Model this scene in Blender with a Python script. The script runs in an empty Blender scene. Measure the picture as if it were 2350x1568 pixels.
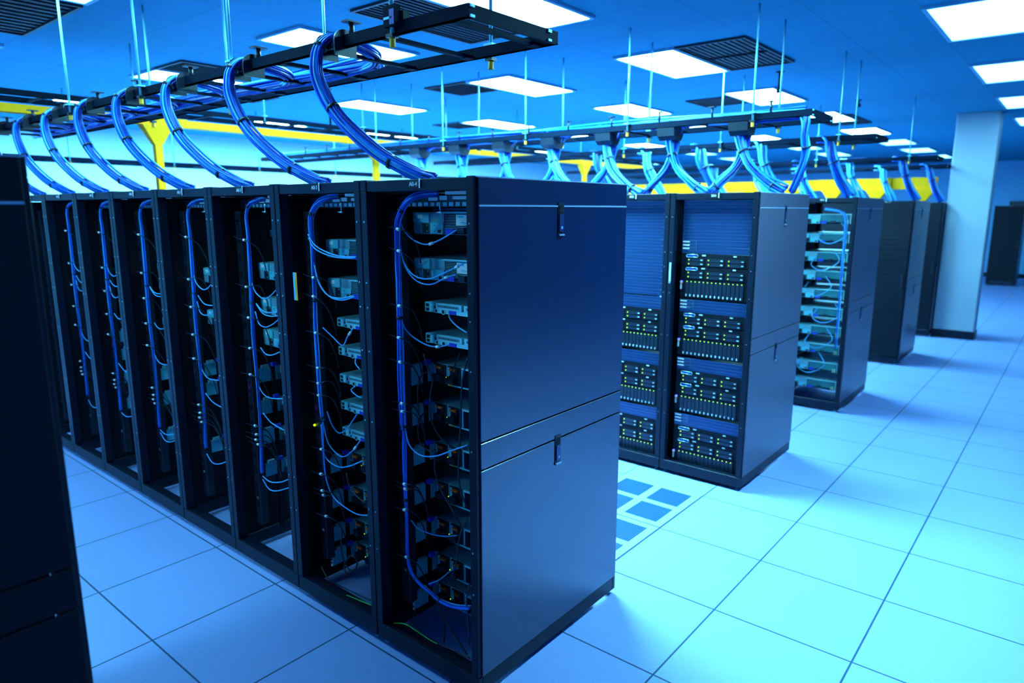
import bpy, bmesh, math, random
from mathutils import Vector, Matrix

# ------------------------------------------------------------------ camera
FPX = 1570.29
PITCH, YAW = -0.1895, 0.6926
CAM = Vector((-1.7321, -1.6039, 1.8850))
FW = Vector((math.cos(PITCH)*math.cos(YAW), math.cos(PITCH)*math.sin(YAW), math.sin(PITCH)))
RT = Vector((math.sin(YAW), -math.cos(YAW), 0)); UP = RT.cross(FW)
sc = bpy.context.scene
cd = bpy.data.cameras.new('camera'); cam = bpy.data.objects.new('camera', cd); sc.collection.objects.link(cam)
cd.sensor_width = 36.0; cd.lens = 36.0*FPX/2350.0
cam.matrix_world = Matrix((( RT.x, UP.x, -FW.x, CAM.x), (RT.y, UP.y, -FW.y, CAM.y), (RT.z, UP.z, -FW.z, CAM.z), (0, 0, 0, 1)))
cd.dof.use_dof = True; cd.dof.focus_distance = 2.9; cd.dof.aperture_fstop = 1.8
sc.camera = cam

# ------------------------------------------------------------------ world, exposure, light
w = bpy.data.worlds.new('World'); sc.world = w; w.use_nodes = True
w.node_tree.nodes['Background'].inputs[0].default_value = (0.0, 0.01, 0.03, 1)
w.node_tree.nodes['Background'].inputs[1].default_value = 0.2
vs = sc.view_settings; vs.view_transform = 'Standard'; vs.look = 'None'; vs.gamma = 1.0; vs.exposure = 0.0; vs.use_curve_mapping = False
LIGHT_COL = (0.22, 0.77, 1.0)
LIGHT_STR = 94.0
try:
    sc.cycles.use_denoising = True; sc.cycles.max_bounces = 6; sc.cycles.diffuse_bounces = 4; sc.cycles.glossy_bounces = 3
    sc.cycles.sample_clamp_indirect = 6.0; sc.cycles.caustics_reflective = False; sc.cycles.caustics_refractive = False
except Exception: pass

C = sc.collection
T = 0.61; H = 2.0; D = 1.01; CEIL = 3.25
rnd = random.Random(7)

def at(px, py, ax, val):
    """point of the place on the plane ax=val that a measured sight line meets"""
    d = FW + RT*((px-1175)/FPX) + UP*((784-py)/FPX)
    i = 'xyz'.index(ax); return CAM + d*((val-CAM[i])/d[i])

# ------------------------------------------------------------------ materials
def mat(name, col, rough=0.5, metal=0.0, emit=None, es=0.0, spec=0.5, noise=None):
    m = bpy.data.materials.new(name); m.use_nodes = True; nt = m.node_tree; b = nt.nodes['Principled BSDF']
    b.inputs['Base Color'].default_value = (*col, 1); b.inputs['Roughness'].default_value = rough; b.inputs['Metallic'].default_value = metal
    b.inputs['Specular IOR Level'].default_value = spec
    if emit: b.inputs['Emission Color'].default_value = (*emit, 1); b.inputs['Emission Strength'].default_value = es
    if noise:
        n = nt.nodes.new('ShaderNodeTexNoise'); n.inputs['Scale'].default_value = noise[0]; n.inputs['Detail'].default_value = 3
        tc = nt.nodes.new('ShaderNodeTexCoord'); nt.links.new(tc.outputs['Object'], n.inputs['Vector'])
        mx = nt.nodes.new('ShaderNodeMix'); mx.data_type = 'RGBA'
        mx.inputs[6].default_value = (*[c*(1-noise[1]) for c in col], 1); mx.inputs[7].default_value = (*[min(1, c*(1+noise[1])) for c in col], 1)
        nt.links.new(n.outputs[0], mx.inputs[0]); nt.links.new(mx.outputs[2], b.inputs['Base Color'])
    return m
M = dict(
    black=mat('rack_black', (0.003, 0.007, 0.020), 0.42, 0, spec=.25, noise=(40, .12)),
    panel=mat('side_panel_black', (0.001, 0.012, 0.060), 0.24, 0.0, noise=(3, .10)),
    panel_sheen=mat('side_panel_sheen', (0.09, 0.085, 0.13), 0.33, 0.0, noise=(3, .06)),  # lighter copy of the black panel; grazing floor reflection put into its colour
    panel_dim=mat('side_panel_matt_dim', (0.003, 0.006, 0.014), 0.7, 0.0, spec=.15),  # matt copy darkened; the unlit look of the dark row is in its colour
    inner=mat('inner_black', (0.002, 0.004, 0.010), 0.6, spec=.2),
    rim=mat('rim_highlight', (0.35, 0.50, 0.75), 0.3, 0.1),  # bright tone paints the reflection along the panel edges
    blank=mat('blank_panel', (0.012, 0.045, 0.15), 0.30, 0.2),
    chassis=mat('server_zinc', (0.22, 0.50, 0.60), 0.35, 0.3, noise=(60, .2)),
    zinc=mat('bright_zinc', (0.40, 0.95, 1.0), 0.3, 0.2),
    plate=mat('bracket_plate', (0.14, 0.66, 0.85), 0.4, 0.15, noise=(14, .3)),
    dark=mat('dark_plastic', (0.006, 0.012, 0.025), 0.4),
    blue=mat('blue_cable', (0.004, 0.17, 0.92), 0.45, spec=.35),
    blue_gap=mat('blue_cable_gap', (0.004, 0.05, 0.38), 0.4),  # darker copy of the cable blue, paints the shaded gaps between strands
    bluel=mat('blue_patch_cable', (0.08, 0.50, 1.0), 0.35),
    blackc=mat('black_cord', (0.010, 0.014, 0.035), 0.35),
    white=mat('white_label', (0.97, 0.99, 0.99), 0.5),
    vga=mat('vga_blue', (0.02, 0.06, 0.7), 0.4),
    orange=mat('orange_tab', (0.9, 0.14, 0.02), 0.5),
    yellow=mat('yellow_duct', (1.0, 0.36, 0.0), 0.6, spec=.12),
    yg=mat('yellow_cap', (1.0, 0.42, 0.01), 0.5),
    green=mat('green_wire', (0.05, 0.40, 0.04), 0.5),
    magenta=mat('magenta_print', (0.45, 0.02, 0.25), 0.5),
    steel=mat('galvanised_rod', (0.20, 0.65, 0.80), 0.4, 0.2),
    tray=mat('tray_black', (0.002, 0.008, 0.022), 0.7, 0, spec=.05),
    copper=mat('port_jack', (0.5, 0.75, 0.5), 0.4),
    ledg=mat('green_led', (0.2, 0.6, 0.0), 0.4, 0, (0.45, 1.0, 0.02), 2.0),
    ledb=mat('blue_led', (0.05, 0.1, 0.9), 0.4, 0, (0.06, 0.12, 1.0), 3.5),
    latch=mat('pale_latch', (0.65, 0.85, 1.0), 0.35),
    silver=mat('silver_handle', (0.45, 0.75, 0.85), 0.22, 0.7),
    vent=mat('vent_black', (0.003, 0.006, 0.015), 0.6),
    column=mat('column_paint', (0.44, 0.50, 0.54), 0.55, noise=(2, .06)),
    wall=mat('wall_paint', (0.20, 0.55, 0.85), 0.7, noise=(1.2, .05)),
    wall_dim=mat('wall_paint_dimmed', (0.03, 0.07, 0.16), 0.7),  # colour darkened so the unseen wall reflects weakly in the side panels
    wallf=mat('far_wall_paint', (0.70, 0.95, 0.98), 0.6, noise=(1.2, .05)),
    frame=mat('fixture_frame', (0.3, 0.6, 0.8), 0.5),
    diff=mat('light_diffuser', (0.9, 0.9, 0.9), 0.5, 0, LIGHT_COL, LIGHT_STR),
    diffm=mat('light_diffuser_half', (0.9, 0.9, 0.9), 0.5, 0, LIGHT_COL, LIGHT_STR*0.05),
    diffd=mat('light_diffuser_dim', (0.9, 0.9, 0.9), 0.5, 0, LIGHT_COL, LIGHT_STR*0.22),
    diff_fill=mat('light_diffuser_fill', (0.9, 0.9, 0.9), 0.5, 0, LIGHT_COL, LIGHT_STR*0.5),  # for the added panel out of frame that brightens the server backs
    diffs=mat('light_diffuser_strong', (0.9, 0.9, 0.9), 0.5, 0, LIGHT_COL, LIGHT_STR*2.3),
)

def grid_mat(name, col, line, x0, y0, step, lw, rough, speck=0.0, spec=0.5):
    m = bpy.data.materials.new(name); m.use_nodes = True; nt = m.node_tree; N = nt.nodes; L = nt.links; b = N['Principled BSDF']
    b.inputs['Roughness'].default_value = rough; b.inputs['Specular IOR Level'].default_value = spec
    tc = N.new('ShaderNodeTexCoord'); sp = N.new('ShaderNodeSeparateXYZ'); L.new(tc.outputs['Object'], sp.inputs[0])
    def math_(op, a, bb=None):
        n = N.new('ShaderNodeMath'); n.operation = op
        for i, v in enumerate((a, bb)):
            if v is None: continue
            if isinstance(v, (int, float)): n.inputs[i].default_value = v
            else: L.new(v, n.inputs[i])
        return n.outputs[0]
    def ln(ch, o):
        f = math_('FRACT', math_('DIVIDE', math_('SUBTRACT', ch, o - 200*step), step))
        d = math_('MINIMUM', f, math_('SUBTRACT', 1.0, f))
        return math_('LESS_THAN', d, lw/2/step)
    lines = math_('MAXIMUM', ln(sp.outputs[0], x0), ln(sp.outputs[1], y0))
    n1 = N.new('ShaderNodeTexNoise'); n1.inputs['Scale'].default_value = 160; n1.inputs['Detail'].default_value = 4; L.new(tc.outputs['Object'], n1.inputs['Vector'])
    n2 = N.new('ShaderNodeTexNoise'); n2.inputs['Scale'].default_value = 1.6; L.new(tc.outputs['Object'], n2.inputs['Vector'])
    s = math_('MULTIPLY', math_('GREATER_THAN', n1.outputs[0], 0.62), speck)
    s = math_('ADD', s, math_('MULTIPLY', n2.outputs[0], 0.12))
    mx = N.new('ShaderNodeMix'); mx.data_type = 'RGBA'; L.new(s, mx.inputs[0]); mx.inputs[6].default_value = (*col, 1); mx.inputs[7].default_value = (*[c*.35 for c in col], 1)
    m2 = N.new('ShaderNodeMix'); m2.data_type = 'RGBA'; L.new(lines, m2.inputs[0]); L.new(mx.outputs[2], m2.inputs[6]); m2.inputs[7].default_value = (*line, 1)
    L.new(m2.outputs[2], b.inputs['Base Color'])
    return m
M['tilew'] = mat('tile_white', (0.34, 0.44, 0.86), 0.42)
M['perf'] = mat('perforated_blue', (0.02, 0.14, 0.62), 0.5)
M['slot'] = mat('slot_dark', (0.005, 0.03, 0.16), 0.7)
M['rim2'] = mat('blank_rib_lit', (0.07, 0.16, 0.40), 0.3, 0.4)  # lighter than the panel; the light on the ribs is in the colour
M['magp'] = mat('violet_band', (0.10, 0.05, 0.35), 0.5)
GX, GY = 1.187, 0.165
M['panel'].node_tree.nodes['Principled BSDF'].inputs['IOR'].default_value = 2.0
M['floor'] = grid_mat('raised_floor_tiles', (0.32, 0.42, 0.84), (0.012, 0.06, 0.16), GX, GY, T, 0.008, 0.42, 0.30)
M['ceil'] = grid_mat('ceiling_tiles', (0.018, 0.24, 0.37), (0.014, 0.20, 0.32), -0.98, 1.28, T, 0.02, 0.8, 0.0, 0.1)

# ------------------------------------------------------------------ mesh helper
class MB:
    def __init__(s): s.v = []; s.f = []; s.mi = []; s.mats = []; s.sm = []
    def _m(s, m):
        if m not in s.mats: s.mats.append(m)
        return s.mats.index(m)
    def add(s, vs, fs, m, smooth=False):
        o = len(s.v); s.v += [tuple(p) for p in vs]; k = s._m(m)
        for f in fs: s.f.append([o+i for i in f]); s.mi.append(k); s.sm.append(smooth)
        return s
    def box(s, a, b, m='black'):
        x0, y0, z0 = a; x1, y1, z1 = b
        return s.add([(x0,y0,z0),(x1,y0,z0),(x1,y1,z0),(x0,y1,z0),(x0,y0,z1),(x1,y0,z1),(x1,y1,z1),(x0,y1,z1)],
                     [(0,3,2,1),(4,5,6,7),(0,1,5,4),(1,2,6,5),(2,3,7,6),(3,0,4,7)], m)
    def tube(s, pts, r, m='blue', n=6, r1=None, caps=True):
        pts = [Vector(p) for p in pts]; k = len(pts); vs = []; fs = []
        prev = None
        for i, p in enumerate(pts):
            t = (pts[min(i+1, k-1)] - pts[max(i-1, 0)]).normalized()
            if prev is None:
                a = Vector((0, 0, 1)) if abs(t.z) < .9 else Vector((1, 0, 0)); u = t.cross(a).normalized()
            else: u = (prev - t*prev.dot(t)).normalized()
            prev = u; w_ = t.cross(u); rr = r if r1 is None else r + (r1-r)*i/(k-1)
            for j in range(n):
                an = 2*math.pi*j/n; vs.append(p + (u*math.cos(an) + w_*math.sin(an))*rr)
        for i in range(k-1):
            for j in range(n): fs.append((i*n+j, i*n+(j+1) % n, (i+1)*n+(j+1) % n, (i+1)*n+j))
        s.add(vs, fs, m, True)
        if caps: o = len(s.v)-k*n; s.f += [[o+j for j in range(n)][::-1], [o+(k-1)*n+j for j in range(n)]]; s.mi += [s._m(m)]*2; s.sm += [False]*2
        return s
    def cyl(s, p, r, h, m, ax=2, n=12):
        q = list(p); q[ax] += h; return s.tube([p, q], r, m, n)
    def prism(s, poly, y0, y1, m):            # polygon in x,z extruded along y
        n = len(poly); vs = [(x, y0, z) for x, z in poly] + [(x, y1, z) for x, z in poly]
        fs = [tuple(range(n)), tuple(range(2*n-1, n-1, -1))] + [(i, i+n, (i+1) % n+n, (i+1) % n) for i in range(n)]
        return s.add(vs, fs, m)
    def build(s, name, parent=None, loc=None, bevel=0.0):
        me = bpy.data.meshes.new(name); me.from_pydata(s.v, [], s.f)
        for m in s.mats: me.materials.append(M[m])
        for p, k, sm in zip(me.polygons, s.mi, s.sm): p.material_index = k; p.use_smooth = sm
        bm = bmesh.new(); bm.from_mesh(me); bmesh.ops.recalc_face_normals(bm, faces=bm.faces)
        if bevel: bmesh.ops.bevel(bm, geom=[e for e in bm.edges if e.calc_face_angle(0) > .5], offset=bevel, segments=1, affect='EDGES', clamp_overlap=True)
        bm.to_mesh(me); bm.free(); me.update()
        o = bpy.data.objects.new(name, me); C.objects.link(o)
        if parent is not None: o.parent = parent
        if loc is not None: o.location = loc
        return o
def smooth(pts, n=6):
    pts = [Vector(p) for p in pts]; out = []; P = [pts[0]*2-pts[1]] + pts + [pts[-1]*2-pts[-2]]
    for i in range(1, len(P)-2):
        a, b, c, d = P[i-1:i+3]
        for k in range(n):
            t = k/n; out.append(.5*((2*b)+(c-a)*t+(2*a-5*b+4*c-d)*t*t+(3*b-a-3*c+d)*t**3))
    return out + [pts[-1]]
def tag(o, label=None, cat=None, group=None, kind=None):
    if label: o['label'] = label
    if cat: o['category'] = cat
    if group: o['group'] = group
    if kind: o['kind'] = kind
    return o
def thing(name, loc, label, cat, group=None):
    o = bpy.data.objects.new(name, None); o.empty_display_size = .05; C.objects.link(o); o.location = loc
    return tag(o, label, cat, group)
def children(o): return [c for c in C.objects if c.parent == o]
KIDS = {}
def kids(o):
    return [c for c in o.children]
def copy_tree(o, parent=None):
    c = o.copy(); C.objects.link(c); c.parent = parent
    for ch in kids(o): copy_tree(ch, c)
    return c
def dup(o, loc, label, group=None):
    c = copy_tree(o); c.location = loc; c['label'] = label
    if group: c['group'] = group
    return c
def text(s, name, parent, origin, size, facing, m='white', ext=0.0004, roty=0):
    """lettering as real thin geometry; facing '-x' (reads along -y), '-y' """
    cu = bpy.data.curves.new(name, 'FONT'); cu.body = s; cu.size = size; cu.extrude = ext; cu.align_x = 'CENTER'; cu.align_y = 'CENTER'
    t = bpy.data.objects.new(name, cu); me = bpy.data.meshes.new_from_object(t)
    bpy.data.objects.remove(t); bpy.data.curves.remove(cu); me.materials.clear(); me.materials.append(M[m])
    R = {'-x': Matrix(((0,0,-1,0),(-1,0,0,0),(0,1,0,0),(0,0,0,1))), '-y': Matrix(((1,0,0,0),(0,0,-1,0),(0,1,0,0),(0,0,0,1)))}[facing]
    if roty: R = R @ Matrix.Rotation(roty, 4, 'Z')
    me.transform(Matrix.Translation(origin) @ R); me.name = name
    o = bpy.data.objects.new(name, me); C.objects.link(o); o.parent = parent
    return o
ORD = ['topmost', 'second', 'third', 'fourth', 'fifth', 'sixth', 'seventh', 'eighth', 'ninth', 'tenth', 'eleventh', 'twelfth', 'thirteenth', 'fourteenth', 'fifteenth']
NTH = ['first', 'second', 'third', 'fourth', 'fifth', 'sixth', 'seventh', 'eighth', 'ninth', 'tenth', 'eleventh']

# ------------------------------------------------------------------ the setting
X0, X1, Y0, Y1 = -5.0, 22.3, -6.0, 11.2
tag(MB().box((X0, Y0, -.1), (X1, Y1, 0), 'floor').build('floor'), kind='structure')
tag(MB().box((X0, Y0, CEIL), (X1, Y1, CEIL+.1), 'ceil').build('ceiling'), kind='structure')
tag(MB().box((X0, Y1, 0), (X1, Y1+.12, CEIL), 'wallf').build('wall_back'), kind='structure')
tag(MB().box((X1, Y0, 0), (X1+.12, Y1, CEIL), 'wall').build('wall_right'), kind='structure')
tag(MB().box((X0-.12, Y0, 0), (X0, Y1, CEIL), 'wall').build('wall_left'), kind='structure')
tag(MB().box((X0, Y0-.12, 0), (X1, Y0, CEIL), 'wall_dim').build('wall_front'), kind='structure')
tag(MB().box((X1-.015, Y0, 0), (X1, Y1, .12), 'black').build('baseboard_right'), kind='structure')
tag(MB().box((X0, Y1-.015, 0), (X1, Y1, .12), 'black').build('baseboard_back'), kind='structure')
col = MB().box((10.26, -.50, 0), (10.56, .03, CEIL), 'column').build('column', bevel=.012); tag(col, kind='structure')
tag(MB().box((10.25, -.51, 0), (10.57, .04, .12), 'black').build('trim_1'), kind='structure')

# ceiling lights: 2 x 4 ft troffers on the tile grid
def light_fixture(dm='diff'):
    t = thing('ceiling_light', (0, 0, CEIL), '', 'ceiling light', 'recessed ceiling light panels')
    f = MB()
    for a, b in (((0, 0), (1.22, .03)), ((0, .58), (1.22, .61)), ((0, .03), (.03, .58)), ((1.19, .03), (1.22, .58))):
        f.box((a[0], a[1], -.022), (b[0], b[1], -.001), 'frame')
    f.build('frame', t); MB().box((.03, .03, -.016), (1.19, .58, -.004), dm).build('diffuser', t)
    return t
lf = light_fixture(); ld = light_fixture('diffd'); lm = light_fixture('diffm'); ls = light_fixture('diffs'); l_fill = light_fixture('diff_fill'); used_l = set()
ROWY = [(-1.16, 'over the open aisle'), (1.28, "over the rows' near ends"), (3.11, 'over mid rows'), (5.55, 'over the far rows'), (8.0, 'added by the back wall')]  # last row is added to brighten the back wall
for (y, where) in ROWY:
    for i in range(-2, 9):
        x = 1.46 + 2.44*i
        if x > 20.5 or (y < 1 and i < 0) or (i == -2 and y > 2): continue
        lab = f'glowing ceiling light panel {where}, {NTH[i+2]} from the left wall'
        pr = (l_fill if i == -2 else ld) if i < 0 else (ls if (y > 7 and i < 4) or (i == 0 and y == 1.28) else lm if (y == -1.16 and i > 0) or i > 4 else lf)  # leftmost panel is added, out of frame, to light the server backs
        if pr.name not in used_l: used_l.add(pr.name); pr.location = (x, y, CEIL); pr['label'] = lab
        else: dup(pr, (x, y, CEIL), lab)
def vent(x, y, L, W, label, n=10, solid=False):
    t = thing('ceiling_vent', (x, y, CEIL), label, 'vent', 'ceiling return air vents')
    MB().box((0, 0, -.006), (L, W, -.001), 'vent').build('backing', t)
    f = MB()
    for a, b in (((0, 0), (L, .02)), ((0, W-.02), (L, W)), ((0, .02), (.02, W-.02)), ((L-.02, .02), (L, W-.02))): f.box((a[0], a[1], -.02), (b[0], b[1], -.006), 'vent')
    if L > 1: f.box((L/2-.015, .02, -.02), (L/2+.015, W-.02, -.006), 'tray')
    f.build('vent_frame', t)
    s = MB()
    for k in range(1, 12): s.box((.02, W*k/12-.002, -.016), (L-.02, W*k/12+.002, -.006), 'vent')
    s.build('louvre', t)
vent(3.90, .67, 1.22, .61, 'large dark double ceiling vent beside the light panel over the second row')
vent(1.46, 1.89, 1.22, .61, 'dark ceiling vent above the end of the near cable ladder')
vent(6.65, 1.89, .61, .61, 'square dark ceiling vent over the third row')
vent(3.90, 3.75, .61, .61, 'square blue-black ceiling vent behind the second line of lights')
vent(6.34, 6.16, .61, .61, 'small dark ceiling vent far over the second row')
vent(1.46, 5.00, .61, .61, 'dark ceiling vent above the far end of the near cable ladder')
vent(-.98, 3.80, 1.22, 1.22, 'big black ceiling vent over the aisle by the dark rack')
vent(9.3, 1.2, 1.22, .61, 'dark ceiling vent over the fifth row')
vent(2.6, 6.2, .61, .61, 'pale ceiling vent towards the back wall')

def sprinkler(x, y, drop, label):
    t = thing('sprinkler', (x, y, CEIL), label, 'sprinkler')
    MB().cyl((0, 0, -drop), .012, drop, 'tray').build('pipe', t)
    MB().tube([(0, 0, -.008), (0, 0, 0)], .04, 'tray', 12).build('ceiling_plate', t); MB().tube([(0, 0, -drop-.035), (0, 0, -drop)], .028, 'tray', 10).build('sprinkler_head', t)
sprinkler(5.55, .95, .17, 'small dark sprinkler head hanging beside the light over the third row')
sprinkler(3.0, 4.9, .45, 'small dark device hanging on a stem above the far yellow duct')
sprinkler(8.0, .8, .05, 'small dark sprinkler head near the lights over the fourth row')

# ------------------------------------------------------------------ perforated floor tiles
def perf_tile(x, y, label):
    t = thing('perforated_floor_tile', (x, y, 0), label, 'floor tile', 'perforated floor tiles in the cold aisle')
    MB().box((.004, .004, 0), (T-.004, T-.004, .003), 'tilew').build('tile', t)
    h = .222; o = .055; g = .056
    for a in (0, 1):
        for b in (0, 1):
            m = MB(); xx = o + a*(h+g); yy = o + b*(h+g); n = 16
            m.box((xx, yy, .003), (xx+h, yy+h, .0036), 'perf')
            for k in range(n):          # slots running across the rows
                yk = yy + h*(k+.5)/n
                for j in range(16):
                    xj = xx + h*(j+.12)/16; m.box((xj, yk-.0042, .0036), (xj+h*.76/16, yk+.0042, .0041), 'slot')
            m.build('perforated_panel', t)
perf_tile(GX+T, GY, 'perforated airflow tile in front of the end rack of the second row')
perf_tile(GX, GY, 'perforated airflow tile against the front of the nearest rack')

# ------------------------------------------------------------------ racks
def rack_base(side, label, cat='server rack', number=None, h=H, pm='panel', group='open black server racks'):
    t = thing('server_rack', (0, 0, 0), label, cat, group)
    f = MB(); W = T-.003
    for x0, x1 in ((0, .05), (D-.05, D)):
        f.box((x0, .002, .10), (x1, .038, h-.045)); f.box((x0, W-.036, .10), (x1, W, h-.045))
    f.box((.003, .038, h-.045), (.05, W-.036, h-.004)); f.box((D-.05, .038, h-.045), (D-.003, W-.036, h-.004))
    f.box((0, .002, h-.045), (.05, .038, h)).box((0, W-.036, h-.045), (.05, W, h)).box((D-.05, .002, h-.045), (D, .038, h)).box((D-.05, W-.036, h-.045), (D, W, h))
    f.box((.05, .004, h-.04), (D-.05, .034, h-.002)); f.box((.05, W-.034, h-.04), (D-.05, W-.002, h-.002))
    f.build('frame', t, bevel=.002)
    b = MB().box((0, .002, .025), (.025, W, .098)).box((D-.025, .002, .025), (D, W, .098)).box((.025, .002, .025), (D-.025, .022, .098)).box((.025, W-.02, .025), (D-.025, W, .098))
    b.box((.025, .022, .080), (.075, W-.02, .088)); b.build('base_rail', t, bevel=.003)
    MB().box((.10, .034, h-.012), (D-.06, W-.034, h-.003)).build('roof_panel', t)
    for y in (.062, W-.082):
        for x in (.235, .78):
            r = MB().box((x, y, .10), (x+.025, y+.018, h-.05), 'inner')
            for k in range(0, 40): pass
            r.build('mounting_rail', t)
    for x in (.03, D-.03):
        for y in (.035, W-.035):
            MB().cyl((x, y, 0), .016, .008, 'steel').cyl((x, y, .008), .007, .02, 'steel').build('foot', t)
    # screws on posts
    s = MB()
    for z in (1.84, 1.60, 1.50, 1.32, 1.02, .62, .45):
        s.cyl((-.003, .022, z), .0035, .003, 'silver', 0, 8); s.cyl((-.003, W-.02, z), .0035, .003, 'silver', 0, 8)
    s.build('screw', t).__setitem__('kind', 'stuff')
    if side:
        for nm, z0, z1, m in (('side_panel', 1.904, h-.004, pm), ('side_panel', 1.056, 1.898, pm), ('side_panel', .950, 1.050, pm), ('side_panel', .102, .944, pm)):
            p = MB().box((.018, -.006, z0), (D-.014, .002, z1), m).build(nm, t, bevel=.0018)
            if z1 - z0 > .5:
                zt = 1.853 if z1 > 1.5 else .903
                l = MB().box((.474, -.009, zt-.068), (.512, -.006, zt+.062), 'dark').box((.479, -.013, zt-.05), (.507, -.009, zt+.018), 'blank').box((.481, -.0105, zt+.022), (.505, -.009, zt+.05), 'inner')
                l.box((.476, -.015, zt-.066), (.510, -.009, zt-.060), 'rim'); l.cyl((.493, -.0145, zt-.035), .006, .0015, 'rim', 1, 10); l.build('latch', p)
        MB().box((.06, .0025, .10), (D-.06, .0038, h-.05), 'inner').build('liner', t)
        MB().box((.02, -.0075, 1.898), (D-.016, -.003, 1.9035), 'rim').build('seam_highlight', t)  # bright strip standing for light caught on the bevelled seam
        MB().box((.01, -.004, h-.004), (D-.008, .002, h-.0005), 'rim').build('top_highlight', t)  # painted highlight along the top edge
    else:
        MB().box((.06, .0015, .10), (D-.06, .004, h-.05), 'inner').build('side_panel', t)
    MB().box((.06, W-.0045, .10), (D-.06, W-.001, h-.05), 'inner').build('side_panel', t)  # added black sheet, keeps the open inside of the rack dark
    if number:
        pl = MB().box((-.0012, T/2-.045, h-.033), (.001, T/2+.018, h-.009), 'dark').build('number_plate', t)
        text(number, 'lettering', pl, (-.0016, T/2-.006, h-.022), .021, '-x'); MB().box((-.003, T/2-.043, h-.036), (-.0005, T/2-.038, h-.002), 'white').build('marker_strip', pl)
    return t

# near row: seen from its cable side
near = [rack_base(True, 'tall black end server rack with large blue-black side panels, nearest of all', number='A0-4', group='racks of the near row')]
r2 = rack_base(False, 'open black server rack of the near row, second from its near end', number='A0-3', group='racks of the near row'); r2.location = (0, T, 0); near.append(r2)
for k in range(2, 9): near.append(dup(r2, (0, T*k, 0), f'open black server rack of the near row, {NTH[k]} from its near end'))
# second row: seen from its front
X2, X3, X4, X5 = 2.627, 5.022, 7.663, 10.05+.9
e2 = rack_base(True, 'black end server rack of the second row with painted-sheen side panel', number='B04', pm='panel_sheen', group='racks of the second row'); e2.location = (X2, 0, 0); 
m2 = rack_base(False, 'black server rack second from the end of the second row', number='B03', group='racks of the second row'); m2.location = (X2, T, 0)
for k in (2, 3): dup(m2, (X2, T*k, 0), f'black server rack {NTH[k]} from the end of the second row')
e3 = dup(e2, (X3, 0, 0), 'black end server rack of the third row, stacked with blue-lit servers', 'racks of the third row')
dup(m2, (X3, T, 0), 'black server rack second from the end of the third row', 'racks of the third row')
e4 = dup(e2, (X4, 0, 0), 'dark-fronted black end server rack of the fourth row', 'racks of the fourth row')
f4 = dup(m2, (X4, T, 0), 'black server rack second from the end of the fourth row', 'racks of the fourth row')
e5 = dup(e2, (10.12, .05, 0), 'black end server rack of the fifth row behind the column', 'racks of the fifth row')
dup(m2, (10.12, .05+T, 0), 'black server rack second from the end of the fifth row', 'racks of the fifth row')
e9 = dup(e2, (19.5, -.36, 0), 'farthest black server rack beside the right wall', 'distant racks beyond the column')
# the dark row by the camera
d0 = rack_base(True, 'unlit black end rack of the row across the aisle, cut by the frame edge', pm='panel_dim', group='racks of the dark row'); d0.location = (-1.233-D, .159, 0)
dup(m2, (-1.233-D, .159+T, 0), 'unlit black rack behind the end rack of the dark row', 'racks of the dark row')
def front_door(rack):
    d = MB().box((-.03, .01, .11), (-.012, T-.014, H-.02), 'inner').build('door', rack)
    MB().box((-.042, .035, .95), (-.03, .055, 1.12), 'dark').build('handle', d)
    m = MB()
    for k in range(30): m.box((-.034, .04, .16+k*.06), (-.0305, T-.045, .164+k*.06), 'black')
    m.build('mesh_grille', d)
for e in (e4, f4, e5, e9): front_door(e)

# ------------------------------------------------------------------ equipment models (local: rear/front face at x=0 facing -x, y 0..0.48)
EW = 0.475
def srv_a(label):                                  # tall server with power module, louvred cover and bright label
    t = thing('server', (0, 0, 0), label, 'server'); h = .088
    MB().box((.006, 0, 0), (.62, EW, h), 'chassis').build('chassis', t)
    p = MB().box((-.004, EW-.095, .046), (.006, EW-.002, h-.002), 'plate').box((-.002, EW-.095, .002), (.006, EW-.056, .044), 'dark').box((-.003, EW-.052, .004), (.006, EW-.004, .044), 'chassis')
    for z in (.012, .036):
        for y in (EW-.045, EW-.085): p.cyl((-.006, y, z), .0035, .004, 'silver', 0, 8)
    p = p.build('power_module', t, bevel=.001); MB().box((-.0055, EW-.06, .062), (-.004, EW-.032, .078), 'white').build('label_sticker', p)
    q = MB().box((-.002, EW-.175, .002), (.006, EW-.10, .046), 'plate')
    for z in (.012, .036): q.cyl((-.005, EW-.125, z), .0035, .004, 'silver', 0, 8)
    q.build('power_supply', t, bevel=.001)
    g = MB().box((-.001, .035, .002), (.006, EW-.18, h-.003), 'tray')
    for k in range(11): g.box((-.003, .04, .018+k*.0062), (-.001, EW-.185, .0195+k*.0062), 'plate')
    g.build('vent_grille', t)
    MB().box((-.008, .004, h-.004), (.01, EW-.175, h+.001), 'zinc').build('top_flange', t)
    MB().box((-.0045, .115, .036), (-.003, .225, .078), 'white').box((-.005, .185, .066), (-.0045, .215, .074), 'plate').box((-.005, .15, .046), (-.0045, .2, .05), 'plate').box((-.005, .125, .062), (-.0045, .165, .074), 'chassis').build('label_sticker', t)
    l = MB().box((-.004, 0, .002), (.006, .034, h-.004), 'zinc')
    for k in range(8): l.box((-.0055, .016, .008+k*.0098), (-.004, .03, .0125+k*.0098), 'dark')
    l.build('latch_strip', t)
    MB().box((-.006, .24, .002), (0, .285, .022), 'vga').build('video_port', t)
    MB().box((-.005, .30, .002), (0, .335, .024), 'chassis').box((-.006, .309, .007), (-.005, .326, .019), 'dark').build('serial_port', t)
    MB().box((-.03, .16, .008), (0, .195, .03), 'dark').build('plug', t)
    MB().box((-.009, .045, .0), (0, .07, .034), 'copper').box((-.010, .050, .004), (-.009, .064, .013), 'dark').box((-.010, .050, .02), (-.009, .064, .029), 'dark').build('network_port', t)
    return t
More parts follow.
